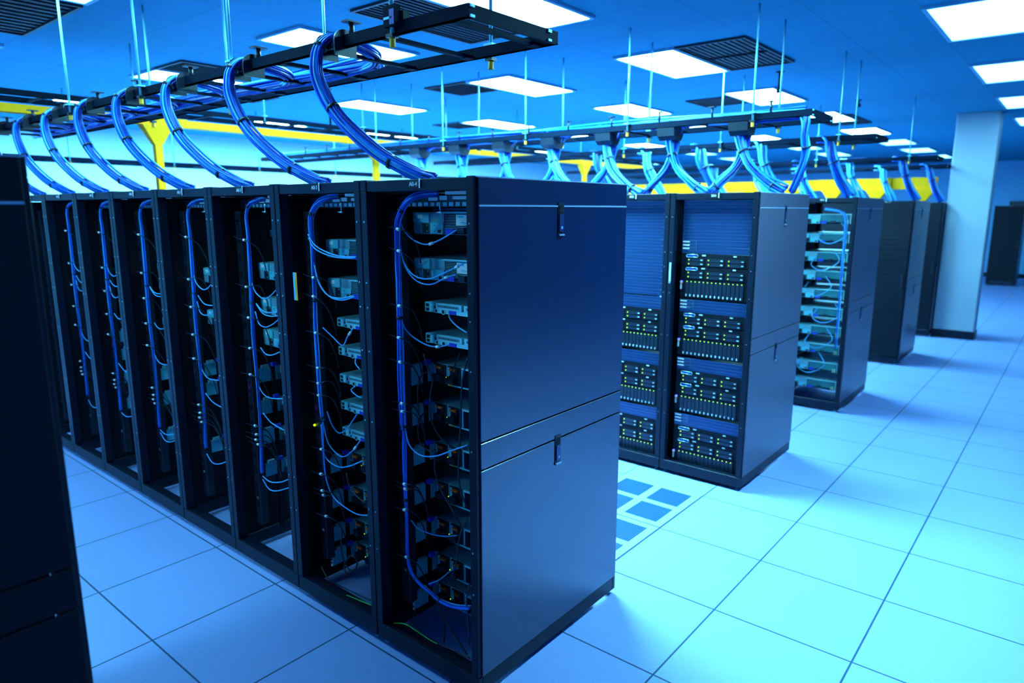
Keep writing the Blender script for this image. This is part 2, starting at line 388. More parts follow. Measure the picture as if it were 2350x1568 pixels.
def srv_b(label):                                  # flat 1U server with two card slots and a row of ports
    t = thing('server', (0, 0, 0), label, 'server'); h = .043
    MB().box((.006, 0, 0), (.68, EW-.06, h), 'chassis').build('chassis', t)
    MB().box((-.002, EW-.115, .002), (.006, EW-.06, h-.001), 'plate').box((-.004, EW-.11, .006), (-.002, EW-.09, .038), 'zinc').box((-.0045, EW-.084, .006), (-.002, EW-.068, .018), 'dark').box((-.0045, EW-.084, .024), (-.002, EW-.068, .036), 'dark').build('power_supply', t)
    k = MB().box((-.03, EW-.004, .002), (.2, EW, h-.004), 'black').box((-.03, EW-.045, h-.006), (.0, EW, h-.004), 'black').box((-.03, EW-.045, .002), (.0, EW, .004), 'black').build('cable_arm', t)
    for y0 in (.205, .045):
        s = MB().box((-.003, y0, .018), (.006, y0+.145, h-.001), 'zinc').box((-.004, y0+.012, .024), (-.003, y0+.135, h-.006), 'chassis')
        for j in range(14): s.box((-.0045, y0+.02+j*.008, .027), (-.004, y0+.024+j*.008, .033), 'dark')
        s.build('card_slot', t)
    MB().box((-.002, .005, .001), (.006, EW-.117, .017), 'zinc').build('port_plate', t)
    MB().box((-.006, .235, .002), (-.002, .272, .016), 'vga').build('video_port', t)
    MB().tube([(-.006, .305, .009), (-.002, .305, .009)], .012, 'zinc', 10).tube([(-.0065, .305, .009), (-.006, .305, .009)], .008, 'dark', 10).build('serial_port', t)
    for y in (.125, .095, .068): MB().box((-.006, y, .002), (-.002, y+.02, .016), 'zinc').box((-.0065, y+.003, .004), (-.006, y+.017, .014), 'dark').build('network_port', t)
    MB().box((-.004, .344, .004), (-.002, .352, .014), 'dark').box((-.004, .36, .02), (-.002, .352, .03), 'dark').build('screw_hole', t)
    return t
def srv_c(label):                                  # deep server: twin supplies with orange tabs, card slots, side bracket
    t = thing('server', (0, 0, 0), label, 'server'); h = .086
    MB().box((.006, .0, 0), (.60, EW-.03, h), 'chassis').build('chassis', t)
    br = MB().box((-.135, EW-.012, .0), (.02, EW-.008, h-.006), 'plate').build('side_bracket', t)
    e = MB()
    for k in range(4): e.box((-.142, EW-.016, .003+k*.021), (-.136, EW-.006, .014+k*.021), 'white')
    e.build('slotted_edge', br)
    MB().box((-.05, EW-.035, h-.004), (-.02, EW-.01, h+.016), 'vga').build('release_latch', t)
    MB().box((-.11, EW-.03, h-.006), (-.07, EW-.012, h+.010), 'chassis').build('bracket_hinge', t)
    for i, y in enumerate((EW-.10, EW-.185)):
        p = MB().box((-.002, y, .004), (.006, y+.07, h-.003), 'dark').box((-.008, y+.006, .05), (-.002, y+.05, .078), 'dark').box((-.004, y+.054, .01), (-.002, y+.066, h-.008), 'plate').build('power_supply', t)
        MB().box((-.018, y+.012, h-.018), (-.004, y+.046, h-.008), 'orange').build('orange_tab', p)
        MB().box((-.03, y+.012, .016), (-.002, y+.05, .044), 'dark').build('plug', p)
    MB().box((-.010, EW-.115, .032), (-.008, EW-.1125, .036), 'ledg').build('status_light', t)
    g = MB().box((-.001, .0, .0), (.006, EW-.195, h-.002), 'tray').box((-.004, .004, h-.008), (.006, EW-.2, h), 'zinc').box((-.003, EW-.205, .006), (-.001, EW-.199, h-.01), 'plate')
    g.build('back_panel', t)
    s = MB()
    for k in range(5): s.box((-.004, .03, .032+k*.009), (-.001, .13, .036+k*.009), 'plate')
    s.box((-.004, .15, .02), (-.001, .153, .074), 'zinc').box((-.004, .03, .026), (-.001, .13, .029), 'zinc'); s.build('card_slot', t)
    MB().box((-.004, .095, .004), (-.001, .125, .02), 'plate').box((-.0045, .101, .008), (-.004, .119, .016), 'dark').box((-.004, .05, .004), (-.001, .08, .02), 'plate').box((-.0045, .056, .008), (-.004, .074, .016), 'dark').build('network_port', t)
    MB().box((-.006, .0, -.002), (.006, EW-.12, .004), 'plate').build('bottom_flange', t)
    MB().box((-.007, EW-.155, -.001), (-.005, EW-.13, .005), 'yg').build('yellow_mark', t)
    return t
def srv_f(label):                                  # front: server with silver handle and six drives
    t = thing('server', (0, 0, 0), label, 'server'); h = .086
    MB().box((.0, 0, 0), (.60, EW, h), 'inner').build('chassis', t)
    hd = [(-.012, EW-.04+.0, h-.016), (-.012, EW-.045, h-.006), (-.012, EW-.12, h-.006), (-.012, EW-.125, h-.016), (-.012, EW-.12, h-.024), (-.012, EW-.045, h-.024), (-.012, EW-.04, h-.016)]
    MB().tube(hd, .0034, 'silver', 6).box((-.010, EW-.115, h-.02), (-.006, EW-.05, h-.010), 'vga').build('badge_ring', t)
    MB().box((-.004, EW-.175, h-.014), (.0, EW-.150, h-.006), 'latch').build('badge', t)
    MB().box((-.004, .085, h-.014), (.0, .105, h-.006), 'latch').build('badge', t)
    for z in (.04, .012):
        for j in range(3):
            y1 = EW-.045-j*.142
            d = MB().box((-.006, y1-.118, z-.008), (0, y1, z+.016), 'dark').box((-.0075, y1-.10, z-.001), (-.006, y1-.03, z+.001), 'blank').build('drive', t)
            MB().cyl((-.009, y1-.012, z+.004), .0036, .003, 'ledg', 0, 6).build('status_light', d)
            MB().box((-.010, y1-.112, z+.001), (-.006, y1-.098, z+.007), 'latch').build('drive_latch', d)
    return t
def srv_g(label):                                  # front: disk shelf with fourteen upright drives
    t = thing('disk_array', (0, 0, 0), label, 'disk array'); h = .130
    MB().box((.0, 0, 0), (.50, EW, h), 'inner').build('chassis', t)
    MB().tube([(-.02, EW-.012, .112), (-.006, EW-.012, .112)], .0065, 'ledb', 8).build('power_light', t)
    MB().box((-.02, EW-.018, .098), (-.006, EW-.007, .105), 'yg').build('yellow_latch', t)
    MB().box((-.014, EW-.012, .06), (-.004, EW-.004, .096), 'latch').build('lever', t)
    for j in range(14):
        y1 = EW-.038-j*.0298
        d = MB().box((-.004, y1-.025, .012), (0, y1, .122), 'dark').box((-.0055, y1-.024, .02), (-.004, y1-.0225, .10), 'blank').build('drive', t)
        MB().cyl((-.006, y1-.012, .114), .0032, .003, 'ledg', 0, 6).build('status_light', d)
        MB().box((-.008, y1-.012, .012), (-.004, y1-.005, .026), 'latch').build('drive_latch', d)
    return t
def blanker(label):
    t = thing('blanking_plate', (0, 0, 0), label, 'blanking panel', 'ribbed blanking panels of the second row')
    MB().box((.0, 0, .0005), (.004, EW, .0437), 'blank').build('panel', t)
    MB().box((-.0022, .0, .0415), (0, EW, .0437), 'rim2').box((-.0022, .02, .0195), (0, EW-.02, .0212), 'rim2').build('rib', t)
    return t

PA, PB, PC = srv_a(''), srv_b(''), srv_c('')
used = set()
def put(proto, x, y, z, label, group=None):
    if proto.name not in used: used.add(proto.name); o = proto; o.location = (x, y, z); o['label'] = label
    else: o = dup(proto, (x, y, z), label)
    if group: o['group'] = group
    return o
RN = ['in the nearest rack', 'in the near row\'s second rack', 'in the near row\'s third rack', 'in the near row\'s fourth rack', 'in the near row\'s fifth rack', 'in the near row\'s sixth rack', 'in the near row\'s seventh rack', 'in the near row\'s eighth rack']
DA, DB, DC = 'tall steel server with louvred cover,', 'flat silver server with card slots,', 'steel server with orange tabs,'
LAY = [
  [(PA, 1.790), (PA, 1.604), (PB, 1.470), (PB, 1.338), (PC, 1.150), (PC, .972), (PC, .790), (PC, .608), (PC, .428), (PC, .255), (PC, .110)],
  [(PA, 1.665), (PA, 1.483), (PB, 1.342), (PB, 1.203), (PB, 1.068), (PB, .933), (PB, .800), (PC, .600), (PC, .415), (PC, .235), (PC, .108)],
  [(PA, 1.527), (PA, 1.340), (PA, 1.168), (PC, .966), (PC, .785), (PC, .615), (PC, .425)],
]
def eq_loc(r, proto): return (.215 if proto is not PC else .285), r*T + .066
for r in range(8):
    L = LAY[min(r, 2)]
    if r >= 3:
        rr = random.Random(r); L = [(p, z + rr.choice([-.06, 0, .05])) for p, z in LAY[2]]
        L = sorted(L, key=lambda a: -a[1]); M_ = []
        last = 9
        for p, z in L:
            if last - z > .12: M_.append((p, z)); last = z
        L = M_
    for i, (p, z) in enumerate(L):
        x, y = eq_loc(r, p)
        nm = {PA: DA, PB: DB, PC: DC}[p]
        put(p, x, y, z, f'{nm} {"topmost" if i == 0 else ORD[i] + " down"} {RN[r]}', 'servers seen from behind in the near row')
# third row rear: ten stacked blue servers
PD = dup(PA, (X3+.215, .066, 1.76), 'blue-lit server, topmost of the third row end rack', 'servers stacked in the third row end rack')
for i in range(1, 10): dup(PA, (X3+.215, .066, 1.76-.178*i), f'blue-lit server, {ORD[i]} from the top in the third row end rack', 'servers stacked in the third row end rack')
for o in list(C.objects):
    if o.name.startswith('label_sticker') and o.parent and abs(o.parent.location.x-(X3+.215)) < .01: bpy.data.objects.remove(o)

# second row fronts
XF = X2 + .075
PF, PG, PH = srv_f(''), srv_g(''), blanker('')
used |= set()
GT = [1.684, 1.275, .860, .448]
def fill_group(y, zt, rk, g, labels):
    gd = ['topmost', 'second', 'third', 'lowest'][g]
    for k in (1, 2):
        put(PH, XF, y, zt-.0445*k, f'ribbed blue-black blanking panel between equipment {rk}', 'ribbed blanking panels of the second row')
    put(PF, XF, y, zt-.177, f'black server with silver handle, upper of the {gd} pair {rk}', 'drive-fronted servers of the second row')
    put(PF, XF, y, zt-.266, f'black server with silver handle, lower of the {gd} pair {rk}', 'drive-fronted servers of the second row')
    put(PG, XF, y, zt-.398, f'black disk shelf with fourteen green lights, {gd} {rk}', 'disk shelves of the second row')
    if labels:
        for k in range(3):
            t = thing('cable_label', (XF-.004, y+EW-.075, zt-.012-.0225*k-.004), f'{["upper", "middle", "lower"][k]} white label strip above the {gd} server pair {rk}', 'label', 'white label strips on the second row')
            MB().box((-.002, .02, 0), (0, .068, .010), 'white').build('sticker', t)
            MB().box((-.0025, -.03, .0085), (-.0005, .02, .010), 'silver').box((-.0025, -.031, -.012), (-.0005, -.0295, .010), 'silver').build('wire_bracket', t)
R1N, R2N = 'in the second row end rack', 'in the second rack of the second row'
for g, zt in enumerate(GT): fill_group(.066, zt, R1N, g, True)
for g, zt in enumerate(GT):
    if g: fill_group(T+.066, zt, R2N, g, False)
for k in range(6): put(PH, XF, .066, 1.95-.0445*(k+1), 'ribbed blue-black blanking panel above the servers ' + R1N, 'ribbed blanking panels of the second row')
for k in range(15): put(PH, XF, T+.066, 1.95-.0445*(k+1), 'ribbed blue-black blanking panel above the servers ' + R2N, 'ribbed blanking panels of the second row')
for y, nm in ((.0, 'end'), (T, 'second')):       # long handles standing on the posts beside the equipment
    t = thing('door_strike', (X2-.002, y+T-.03, 1.40), f'pale vertical catch strip on the post of the {nm} rack, second row', 'catch', 'catch strips on rack posts')
    MB().box((-.004, 0, 0), (.0, .012, .13), 'latch').build('strip', t); MB().cyl((-.006, .006, -.006), .009, .004, 'silver', 0, 8).build('pin', t)

# ------------------------------------------------------------------ power strips inside each near rack
def pdu(label):
    t = thing('power_strip', (0, 0, 0), label, 'power strip', 'upright power strips of the near row')
    b = MB().box((.0, 0, 0), (.045, .05, 1.72), 'dark').build('body', t, bevel=.002)
    for k in range(18):
        z = .12 + k*.09
        MB().box((-.002, .010, z), (0, .040, z+.034), 'black').box((-.0025, .016, z+.007), (-.002, .034, z+.027), 'inner').build('outlet', t)
    MB().box((-.002, .008, 1.66), (0, .042, 1.664), 'rim').build('cap_rim', t)
    p = MB().box((-.0015, .012, .10), (0, .034, .20), 'inner').build('rating_label', t)
    text('|||.|||', 'lettering', p, (-.002, .024, .15), .016, '-x', 'white', roty=math.pi/2)
    text('APC', 'lettering', p, (-.002, .024, .78), .034, '-x', 'magenta', roty=math.pi/2)
    return t
P0 = pdu('black upright power strip inside the nearest rack, cable side'); P0.location = (.115, T-.092, .16)
for r in range(1, 8): dup(P0, (.115, r*T+T-.092, .16), f'black upright power strip {RN[r]}, cable side')
t = thing('instruction_label', (-.002, 2*T-.145, 1.488), 'tall yellow and blue printed label on the third rack post', 'label')
o = MB().box((-.001, .0, 0), (0, .016, .125), 'yg').box((-.0012, .016, 0), (0, .028, .125), 'bluel').build('sticker', t)
text('- -- - ---- --', 'lettering', o, (-.0016, .008, .062), .014, '-x', 'dark', roty=math.pi/2)

# ------------------------------------------------------------------ patch field at the top of the near racks
def patch_panel(label):
    t = thing('patch_bay', (0, 0, 0), label, 'patch panel', 'patch panels at the top of the near row')
    MB().box((0, 0, 0), (.12, EW, .043), 'dark').build('body', t)
    MB().box((-.003, .02, .028), (0, .17, .040), 'white').box((-.003, .20, .026), (0, .24, .042), 'white').box((-.003, .25, .024), (0, .30, .036), 'white').build('label_strip', t)
    s = MB()
    for k in range(12): s.box((-.004, .03+k*.034, .004), (0, .052+k*.034, .018), 'chassis')
    s.build('port_row', t)
    MB().box((-.012, .0, .046), (.10, .2, .058), 'white').build('cover_strip', t)
    MB().tube([(-.02, .21, -.02), (-.02, .24, -.02)], .004, 'silver', 6).tube([(-.015, .225, -.02), (-.015, .225, .02)], .0025, 'silver', 5).build('latch_key', t)
    return t
PP = patch_panel('dark patch panel with white label strips at the top of the nearest rack'); PP.location = (.14, .066, 1.897)
for r in range(1, 6): dup(PP, (.14, .066+r*T, 1.897), f'dark patch panel with white label strips at the top {RN[r]}')
def shelf_panel(label):
    t = thing('blanking_shelf', (0, 0, 0), label, 'blanking panel', 'dark blanking panels under the patch panels')
    MB().box((0, 0, 0), (.30, EW*.8, .035), 'blank').build('panel', t); MB().box((-.002, 0, .031), (.0, EW*.8, .035), 'rim2').build('rim', t)
    return t
SP = shelf_panel('dark blue panel below the patch panel of the nearest rack'); SP.location = (.24, .07, 1.835-.0)
SP.location.z = 1.882-.02+.0
for r in (1, 2): dup(SP, (.24, .07+r*T, 1.69 if r == 1 else 1.75), f'dark blue panel below the patch panel {RN[r]}')
SP.location.z = 1.895-.036-.004+.0
SP.location.z = 1.8575+.0

# ------------------------------------------------------------------ cables
def cable(name, pts, r, m, label, cat='cable', group=None, ends=None, tags=()):
    """one cable: body, plug ends and the white wrap tags at the given fractions"""
    P = smooth(pts, 6); t = thing(name, P[0], label, cat, group); o = P[0].copy(); Q = [p-o for p in P]
    MB().tube(Q, r, m, 6).build('sheath', t)
    for fr in tags:
        i = min(int(fr*(len(Q)-2)), len(Q)-2); d = (Q[i+1]-Q[i]).normalized()
        MB().tube([Q[i]-d*.009, Q[i]+d*.009], r*1.9+.0008, 'white', 6).build('wrap_label', t)
    if ends == 'plug':
        d = (Q[-1]-Q[-2]).normalized(); MB().tube([Q[-1]-d*.012, Q[-1]+d*.006], r*2.0, 'white', 6).build('plug', t)
    return t
def bundle(name, pts, R, n, rs, m, label, group, ties=(), flare=1.0, tw=1.5, cat='cable bundle', seed=1):
    P = smooth(pts, 7); t = thing(name, P[0], label, cat, group); o = P[0].copy(); Q = [p-o for p in P]; k = len(Q)
    rr = random.Random(seed); fr = []
    prev = None
    for i in range(k):
        d = (Q[min(i+1, k-1)]-Q[max(i-1, 0)]).normalized()
        if prev is None: a = Vector((0, 0, 1)) if abs(d.z) < .9 else Vector((1, 0, 0)); u = d.cross(a).normalized()
        else: u = (prev-d*prev.dot(d)).normalized()
        prev = u; fr.append((u, d.cross(u)))
    for j in range(n):
        rad = R*math.sqrt((j+.5)/n); a0 = j*2.39996; ww = rr.uniform(.6, 1.4)*tw; ph = rr.uniform(0, 6)
        L = []
        for i in range(k):
            s = i/(k-1); an = a0 + ww*s; fl = 1 + (flare-1)*max(0, (s-.7)/.3)
            q = rad*fl*(1 + .28*math.sin(11*s+ph)); u, v = fr[i]; L.append(Q[i] + (u*math.cos(an)+v*math.sin(an))*q)
        MB().tube(L, rs, ('bluel', m, 'blue_gap', m)[j % 4] if m == 'blue' else m, 5).build('cable', t)  # mixed lighter and darker strands paint shading into the bundle
    for fr_ in ties:
        i = min(int(fr_*(k-1)), k-2); d = (Q[i+1]-Q[i]).normalized(); MB().tube([Q[i]-d*.006, Q[i]+d*.006], R*1.22, 'dark', 12).build('cable_tie', t)
    return t
def P(lst, x0, x1=None):
    x1 = x0 if x1 is None else x1; n = len(lst)-1
    return [at(a, b, 'x', x0+(x1-x0)*i/max(n, 1)) for i, (a, b) in enumerate(lst)]
GB = 'blue patch cables of the near row'; GP = 'black power cords of the near row'; GI = 'vertical cable bundles inside the near row'
# nearest rack
bundle('cable_bundle', [at(1005, 444, 'x', .135), at(975, 447, 'x', .11)] + P([(945, 455), (925, 475), (913, 505), (912, 540), (913, 600), (916, 660), (917, 720), (919, 790), (921, 860), (925, 940), (927, 985)], .07)
       , .0125, 12, .0031, 'blue', 'thick blue cable bundle arching down inside the nearest rack', GI, ties=(.28, .69, .99), seed=3)
bundle('cable_bundle', P([(927, 990), (927, 1040), (929, 1100), (932, 1165), (934, 1215), (936, 1275), (944, 1310), (962, 1338), (985, 1358), (1008, 1378), (1040, 1392), (1080, 1396)], .07, .06)
       , .0085, 6, .0031, 'blue', 'thinner blue cable bundle curling to the base of the nearest rack', GI, ties=(.25, .6, .82), seed=5)
pc = [
 ([(917, 500), (925, 525), (945, 548), (975, 561), (1005, 553), (1048, 528)], .07, .17, (.75,)),
 ([(917, 555), (926, 600), (950, 632), (985, 640), (1030, 622), (1066, 603)], .07, .12, (.95,)),
 ([(918, 565), (930, 612), (955, 644), (988, 653), (1025, 637), (1048, 630)], .07, .16, (.85,)),
 ([(1030, 716), (1033, 732), (1050, 750), (1072, 764)], .18, .15, ()),
 ([(920, 731), (930, 755), (950, 775), (980, 792), (1005, 796), (1030, 792)], .07, .17, (.85,)),
 ([(930, 985), (940, 1022), (965, 1045), (1000, 1047), (1040, 1033), (1074, 1022)], .07, .1, ()),
 ([(944, 1195), (960, 1213), (990, 1226), (1020, 1231), (1050, 1229)], .09, .2, ()),
 ([(984, 1341), (1010, 1330), (1035, 1310), (1052, 1305)], .1, .22, ()),
]
for i, (l, a, b, tg) in enumerate(pc):
    cable('patch_cable', P(l, a, b), .0030, 'bluel', f'bright blue patch cable, {ORD[i]} counting from the top inside the nearest rack', group=GB, tags=tg)
def cords(ys, xs, r_, rname, x=.05, seedo=0):
    """power cords leaving the strip, passing the bundle with a white wrap label, then drooping into the dark"""
    for i, (tx, ty, dy) in enumerate(ys):
        rr = random.Random(seedo*50+i); l = [(tx-26, ty-8+rr.uniform(-2, 2)), (tx-12, ty-3), (tx, ty), (tx+14, ty+dy), (tx+30, ty+dy*2.2+8), (tx+44, ty+dy*2.6+38), (tx+50, ty+dy*2.6+66)]
        pts = [at(a, b, 'x', xx) for (a, b), xx in zip(l, (.10, .06, .045, .06, .10, .16, .20))]
        cable('power_cable', pts, .0030, 'blackc', f'black power cord with white wrap label, {ORD[i]} from the top {rname}', cat='power cord', group=GP, tags=(.34,))
cords([(916, 527, 4), (918, 577, 8), (919, 703, 3), (918, 776, 6), (921, 832, 3), (925, 927, 2), (926, 945, 1), (931, 1112, 2), (933, 1123, 0), (931, 1171, 4), (935, 1280, 8)], None, 0, 'in the nearest rack')
bc = [
 ([(972, 812), (984, 850), (993, 872), (988, 900), (986, 935), (992, 972), (1010, 1003), (1032, 1022), (1046, 1030)], .12, .2),
 ([(1055, 812), (1046, 834), (1038, 852), (1028, 872)], .12, .25),
 ([(1073, 822), (1062, 870), (1058, 930), (1056, 1000), (1052, 1080), (1058, 1130), (1072, 1165)], .10, .10),
 ([(980, 853), (966, 864), (959, 890), (959, 925), (962, 945)], .15, .15),
 ([(978, 945), (963, 962), (959, 990), (966, 1018), (985, 1035), (1000, 1032)], .15, .2),
 ([(998, 1050), (998, 1080), (1010, 1120), (1035, 1165), (1062, 1215)], .13, .13),
 ([(1073, 1190), (1060, 1215), (1052, 1250), (1045, 1300), (1030, 1340)], .10, .12),
 ([(1005, 1385), (1012, 1410), (1021, 1440), (1019, 1475)], .12, .10),
 ([(1010, 1400), (1030, 1435), (1050, 1468), (1072, 1502)], .12, .08),
 ([(955, 1395), (948, 1425), (965, 1452), (1000, 1475), (1040, 1493), (1079, 1512)], .10, .05),
 ([(1078, 1340), (1071, 1380), (1075, 1430), (1078, 1480)], .06, .06),
]
for i, (l, a, b) in enumerate(bc):
    cable('power_cable', P(l, a, b), .0036, 'blackc', f'thick black cord looping loose inside the nearest rack, {ORD[i]} from the top', cat='power cord', group=GP)
cable('ground_wire', P([(903, 1430), (930, 1433), (955, 1448), (985, 1468), (1003, 1478)], .035, .03), .0026, 'green', 'green earth wire lying on the base of the nearest rack', cat='wire')
wt = [(1077, 567), (1069, 721), (1068, 785), (1004, 857), (1010, 953), (1010, 1132), (1015, 1218), (980, 1320), (1073, 1235), (979, 853), (985, 943)]
# second rack
bundle('cable_bundle', [at(775, 452, 'x', .12)] + P([(752, 455), (732, 465), (716, 488), (713, 515), (717, 560), (719, 620), (722, 680), (724, 750), (729, 820), (733, 880), (738, 940), (741, 965)], .07), .0105, 9, .0030, 'blue',
       'blue cable bundle arching down inside the second rack', GI, ties=(.27, .6, .98), seed=11)
bundle('cable_bundle', P([(741, 970), (742, 1020), (746, 1080), (752, 1110), (765, 1140), (790, 1163), (820, 1180), (845, 1183)], .07, .07), .004, 2, .0028, 'blue', 'thin pair of blue cables below the bundle of the second rack', GI, seed=12)
pc2 = [
 ([(707, 538), (722, 562), (748, 578), (780, 588), (818, 590)], .06, .06), ([(708, 546), (722, 570), (750, 585), (782, 592), (816, 592)], .06, .06),
 ([(722, 610), (733, 650), (755, 680), (785, 689), (815, 681)], .07, .07), ([(720, 600), (730, 645), (750, 676), (780, 685), (812, 679)], .07, .07),
 ([(741, 752), (762, 772), (786, 793), (798, 772), (811, 753)], .08, .16), ([(816, 822), (816, 835), (826, 848)], .16, .12), ([(817, 886), (806, 895), (818, 908), (830, 913)], .16, .12),
 ([(751, 945), (762, 975), (778, 994), (796, 984), (820, 950)], .08, .16), ([(741, 968), (754, 1018), (783, 1048), (808, 1036), (828, 1010)], .07, .14),
 ([(737, 975), (745, 1045), (775, 1071), (802, 1070), (832, 1058)], .07, .1)]
for i, (l, a, b) in enumerate(pc2): cable('patch_cable', P(l, a, b), .0030, 'bluel', f'bright blue patch cable, {ORD[i]} counting from the top inside the second rack', group=GB, tags=(.9,) if i in (4, 8) else ())
cords([(722, 638, 1), (722, 682, 9), (727, 765, 5), (732, 845, 0), (733, 880, -4), (734, 908, 1), (740, 1032, 5), (739, 1089, 6), (742, 1127, 3), (745, 1137, 2), (751, 1186, 6)], None, 1, 'in the second rack', seedo=1)
for i, (l, a, b) in enumerate([([(786, 1215), (783, 1260), (795, 1300), (812, 1310), (820, 1290), (805, 1275), (790, 1300), (800, 1325)], .13, .1), ([(737, 1300), (755, 1330), (790, 1350), (850, 1378)], .09, .05), ([(795, 1085), (800, 1110), (815, 1135), (838, 1155)], .12, .1)]):
    cable('power_cable', P(l, a, b), .0036, 'blackc', f'loose black cord {["coiled near the base", "lying along the base", "dangling mid height"][i]} of the second rack', cat='power cord', group=GP)
cable('ground_wire', P([(795, 1366), (815, 1374), (853, 1390)], .03), .0026, 'green', 'green earth wire lying on the base of the second rack', cat='wire')
# third rack, and its pattern again in the racks behind it
protoset = []
protoset.append((bundle('cable_bundle', [at(608, 456, 'x', .12)] + P([(592, 458), (573, 468), (565, 495), (569, 540), (573, 600), (577, 660), (580, 720), (583, 780), (589, 850), (595, 930), (599, 1010), (601, 1085)], .07), .0095, 7, .0030, 'blue',
       'blue cable bundle arching down inside the third rack', GI, ties=(.2, .55), seed=21), 'blue cable bundle arching down', 0))
pc3 = [([(575, 640), (586, 670), (603, 685), (617, 682), (635, 665)], .07, .07), ([(588, 697), (602, 713), (620, 718), (640, 716)], .07, .07), ([(589, 700), (604, 720), (622, 726), (640, 725)], .07, .07),
 ([(586, 715), (594, 742), (608, 751), (625, 745), (641, 732)], .07, .07), ([(598, 798), (610, 813), (625, 815), (645, 807)], .07, .1), ([(591, 880), (605, 905), (622, 914), (652, 916)], .07, .1),
 ([(604, 948), (622, 970), (652, 988)], .07, .1), ([(603, 1093), (620, 1106), (643, 1107), (664, 1100)], .07, .1), ([(603, 1100), (617, 1122), (635, 1127), (666, 1119)], .07, .1)]
for i, (l, a, b) in enumerate(pc3): protoset.append((cable('patch_cable', P(l, a, b), .0029, 'bluel', f'bright blue patch cable, {ORD[i]} counting from the top inside the third rack', group=GB), f'bright blue patch cable, {ORD[i]} counting from the top', 1))
n0 = set(o.name for o in C.objects)
cords([(563, 552, 6), (568, 659, -3), (573, 730, 2), (576, 800, 3), (577, 861, 7), (588, 978, 4), (591, 998, 1), (590, 1010, 2), (595, 1021, 3)], None, 2, 'in the third rack', seedo=2)
cs = [o for o in C.objects if o.name not in n0 and o.type == 'EMPTY']
for i, o in enumerate(cs): protoset.append((o, f'black power cord with white wrap label, {ORD[i]} from the top', 2))
for k in range(1, 5):
    for j, (o, lab, kd) in enumerate(protoset):
        if kd == 1 and (j + k) % 3 == 0: continue
        l = o.location; dup(o, (l.x, l.y+T*k, l.z), f'{lab.replace(" counting from the top", " down").replace(" from the top", " down")} {["inside", "inside", "in"][kd]} the {NTH[2+k]} rack of the near row')
LB = thing('led_module', (.18, 2*T+.07, .20), 'small unit glowing with blue lights low in the third rack', 'light unit')
MB().box((0, 0, 0), (.3, .2, .08), 'dark').build('body', LB)
for y in (.12, .16, .185): MB().cyl((-.004, y, .045), .006, .004, 'ledb', 0, 8).build('status_light', LB)
LB2 = dup(LB, (.18, 3*T+.10, .88), 'small unit glowing with blue lights at mid height in the fourth rack')
gl = thing('status_lamp', (.112, T+T-.05, .86), 'green status lamp on the power strip of the second rack', 'status light')
MB().cyl((-.006, 0, 0), .006, .006, 'ledg', 0, 8).build('lamp', gl)

# ------------------------------------------------------------------ overhead ladder trays
def ladder(name, x, y0, y1, z, W, label, along='y', step=.346, off=.09, h=.045, group='overhead cable ladders'):
    t = thing(name, (x, y0, z), label, 'cable ladder', group); L = y1-y0
    def bx(a, b, m='tray'): return ((a[0], a[1], a[2]), (b[0], b[1], b[2])) if along == 'y' else ((a[1], a[0], a[2]), (b[1], b[0], b[2]))
    for a in (0, W-.012):
        m = MB(); m.box(*bx((a, 0, 0), (a+.012, L, h)), 'tray'); m.box(*bx((a, 0, 0), (a+.012+(.008 if a == 0 else 0), L, .004)), 'tray'); m.build('side_rail', t)
    m = MB().box(*bx((.012, 0, .0), (W-.012, .012, h)), 'tray').build('end_rail', t)
    for (a, b) in ((.0, .05), (W-.07, .05)):
        MB().box(*bx((a+.004, -.006, h-.012), (a+.024, 0, h-.002)), 'steel').box(*bx((a+.004, -.006, .002), (a+.024, 0, .01)), 'steel').build('corner_clip', t)
    n = int((L-off)/step)+1
    for k in range(n):
        y = off+k*step
        MB().box(*bx((.012, y-.012, .002), (W-.012, y+.012, .016)), 'tray').box(*bx((W-.06, y-.022, .0), (W-.012, y+.022, .006)), 'tray').box(*bx((.012, y-.022, .0), (.06, y+.022, .006)), 'tray').build('rung', t)
    return t
ZT = 2.498
ladder('cable_ladder', .0, .015, 5.6, ZT, .49, 'black overhead cable ladder hanging above the nearest row')
ladder('cable_ladder', X2+.52, -.12, 6.6, ZT, .49, 'black overhead cable ladder above the second row')
ladder('cable_ladder', X3, -.10, 5.4, ZT, .49, 'black overhead cable ladder above the third row')
ladder('cable_ladder', X4+.52, -.10, 5.4, ZT, .49, 'black overhead cable ladder above the fourth row')
ladder('cable_ladder', 10.12, .06, 5.4, ZT, .49, 'black overhead cable ladder above the fifth row')
ladder('cross_ladder', -1.2, 4.75, 4.75+12, 2.76, .42, 'long black cross ladder running over all the rows', along='x', step=.45)
C.objects['cross_ladder'].location = (-1.2, 4.75, 2.74)
ladder('cross_ladder', -1.2, 7.6, 7.6+11, 2.5, .42, 'low black cross ladder near the back wall', along='x', step=.45).location = (-1.2, 7.6, 2.45)
def rod(x, y, zb, label, cap=True):
    t = thing('hanger_rod', (x, y, zb), label, 'hanger rod', 'threaded hanger rods of the cable ladders')
    MB().cyl((0, 0, -.005), .0075, CEIL-zb+.004, 'steel', n=8).build('rod', t)
    MB().box((-.02, -.022, .046), (.02, .022, .054), 'steel').build('washer_plate', t)
    MB().box((-.016, -.018, -.012), (.016, .018, 0), 'dark').build('nut', t)
    if cap: MB().tube([(0, 0, -.045), (0, 0, -.041), (0, 0, -.014), (0, 0, -.012)], .011, 'yg', 10).build('end_cap', t)
    return t
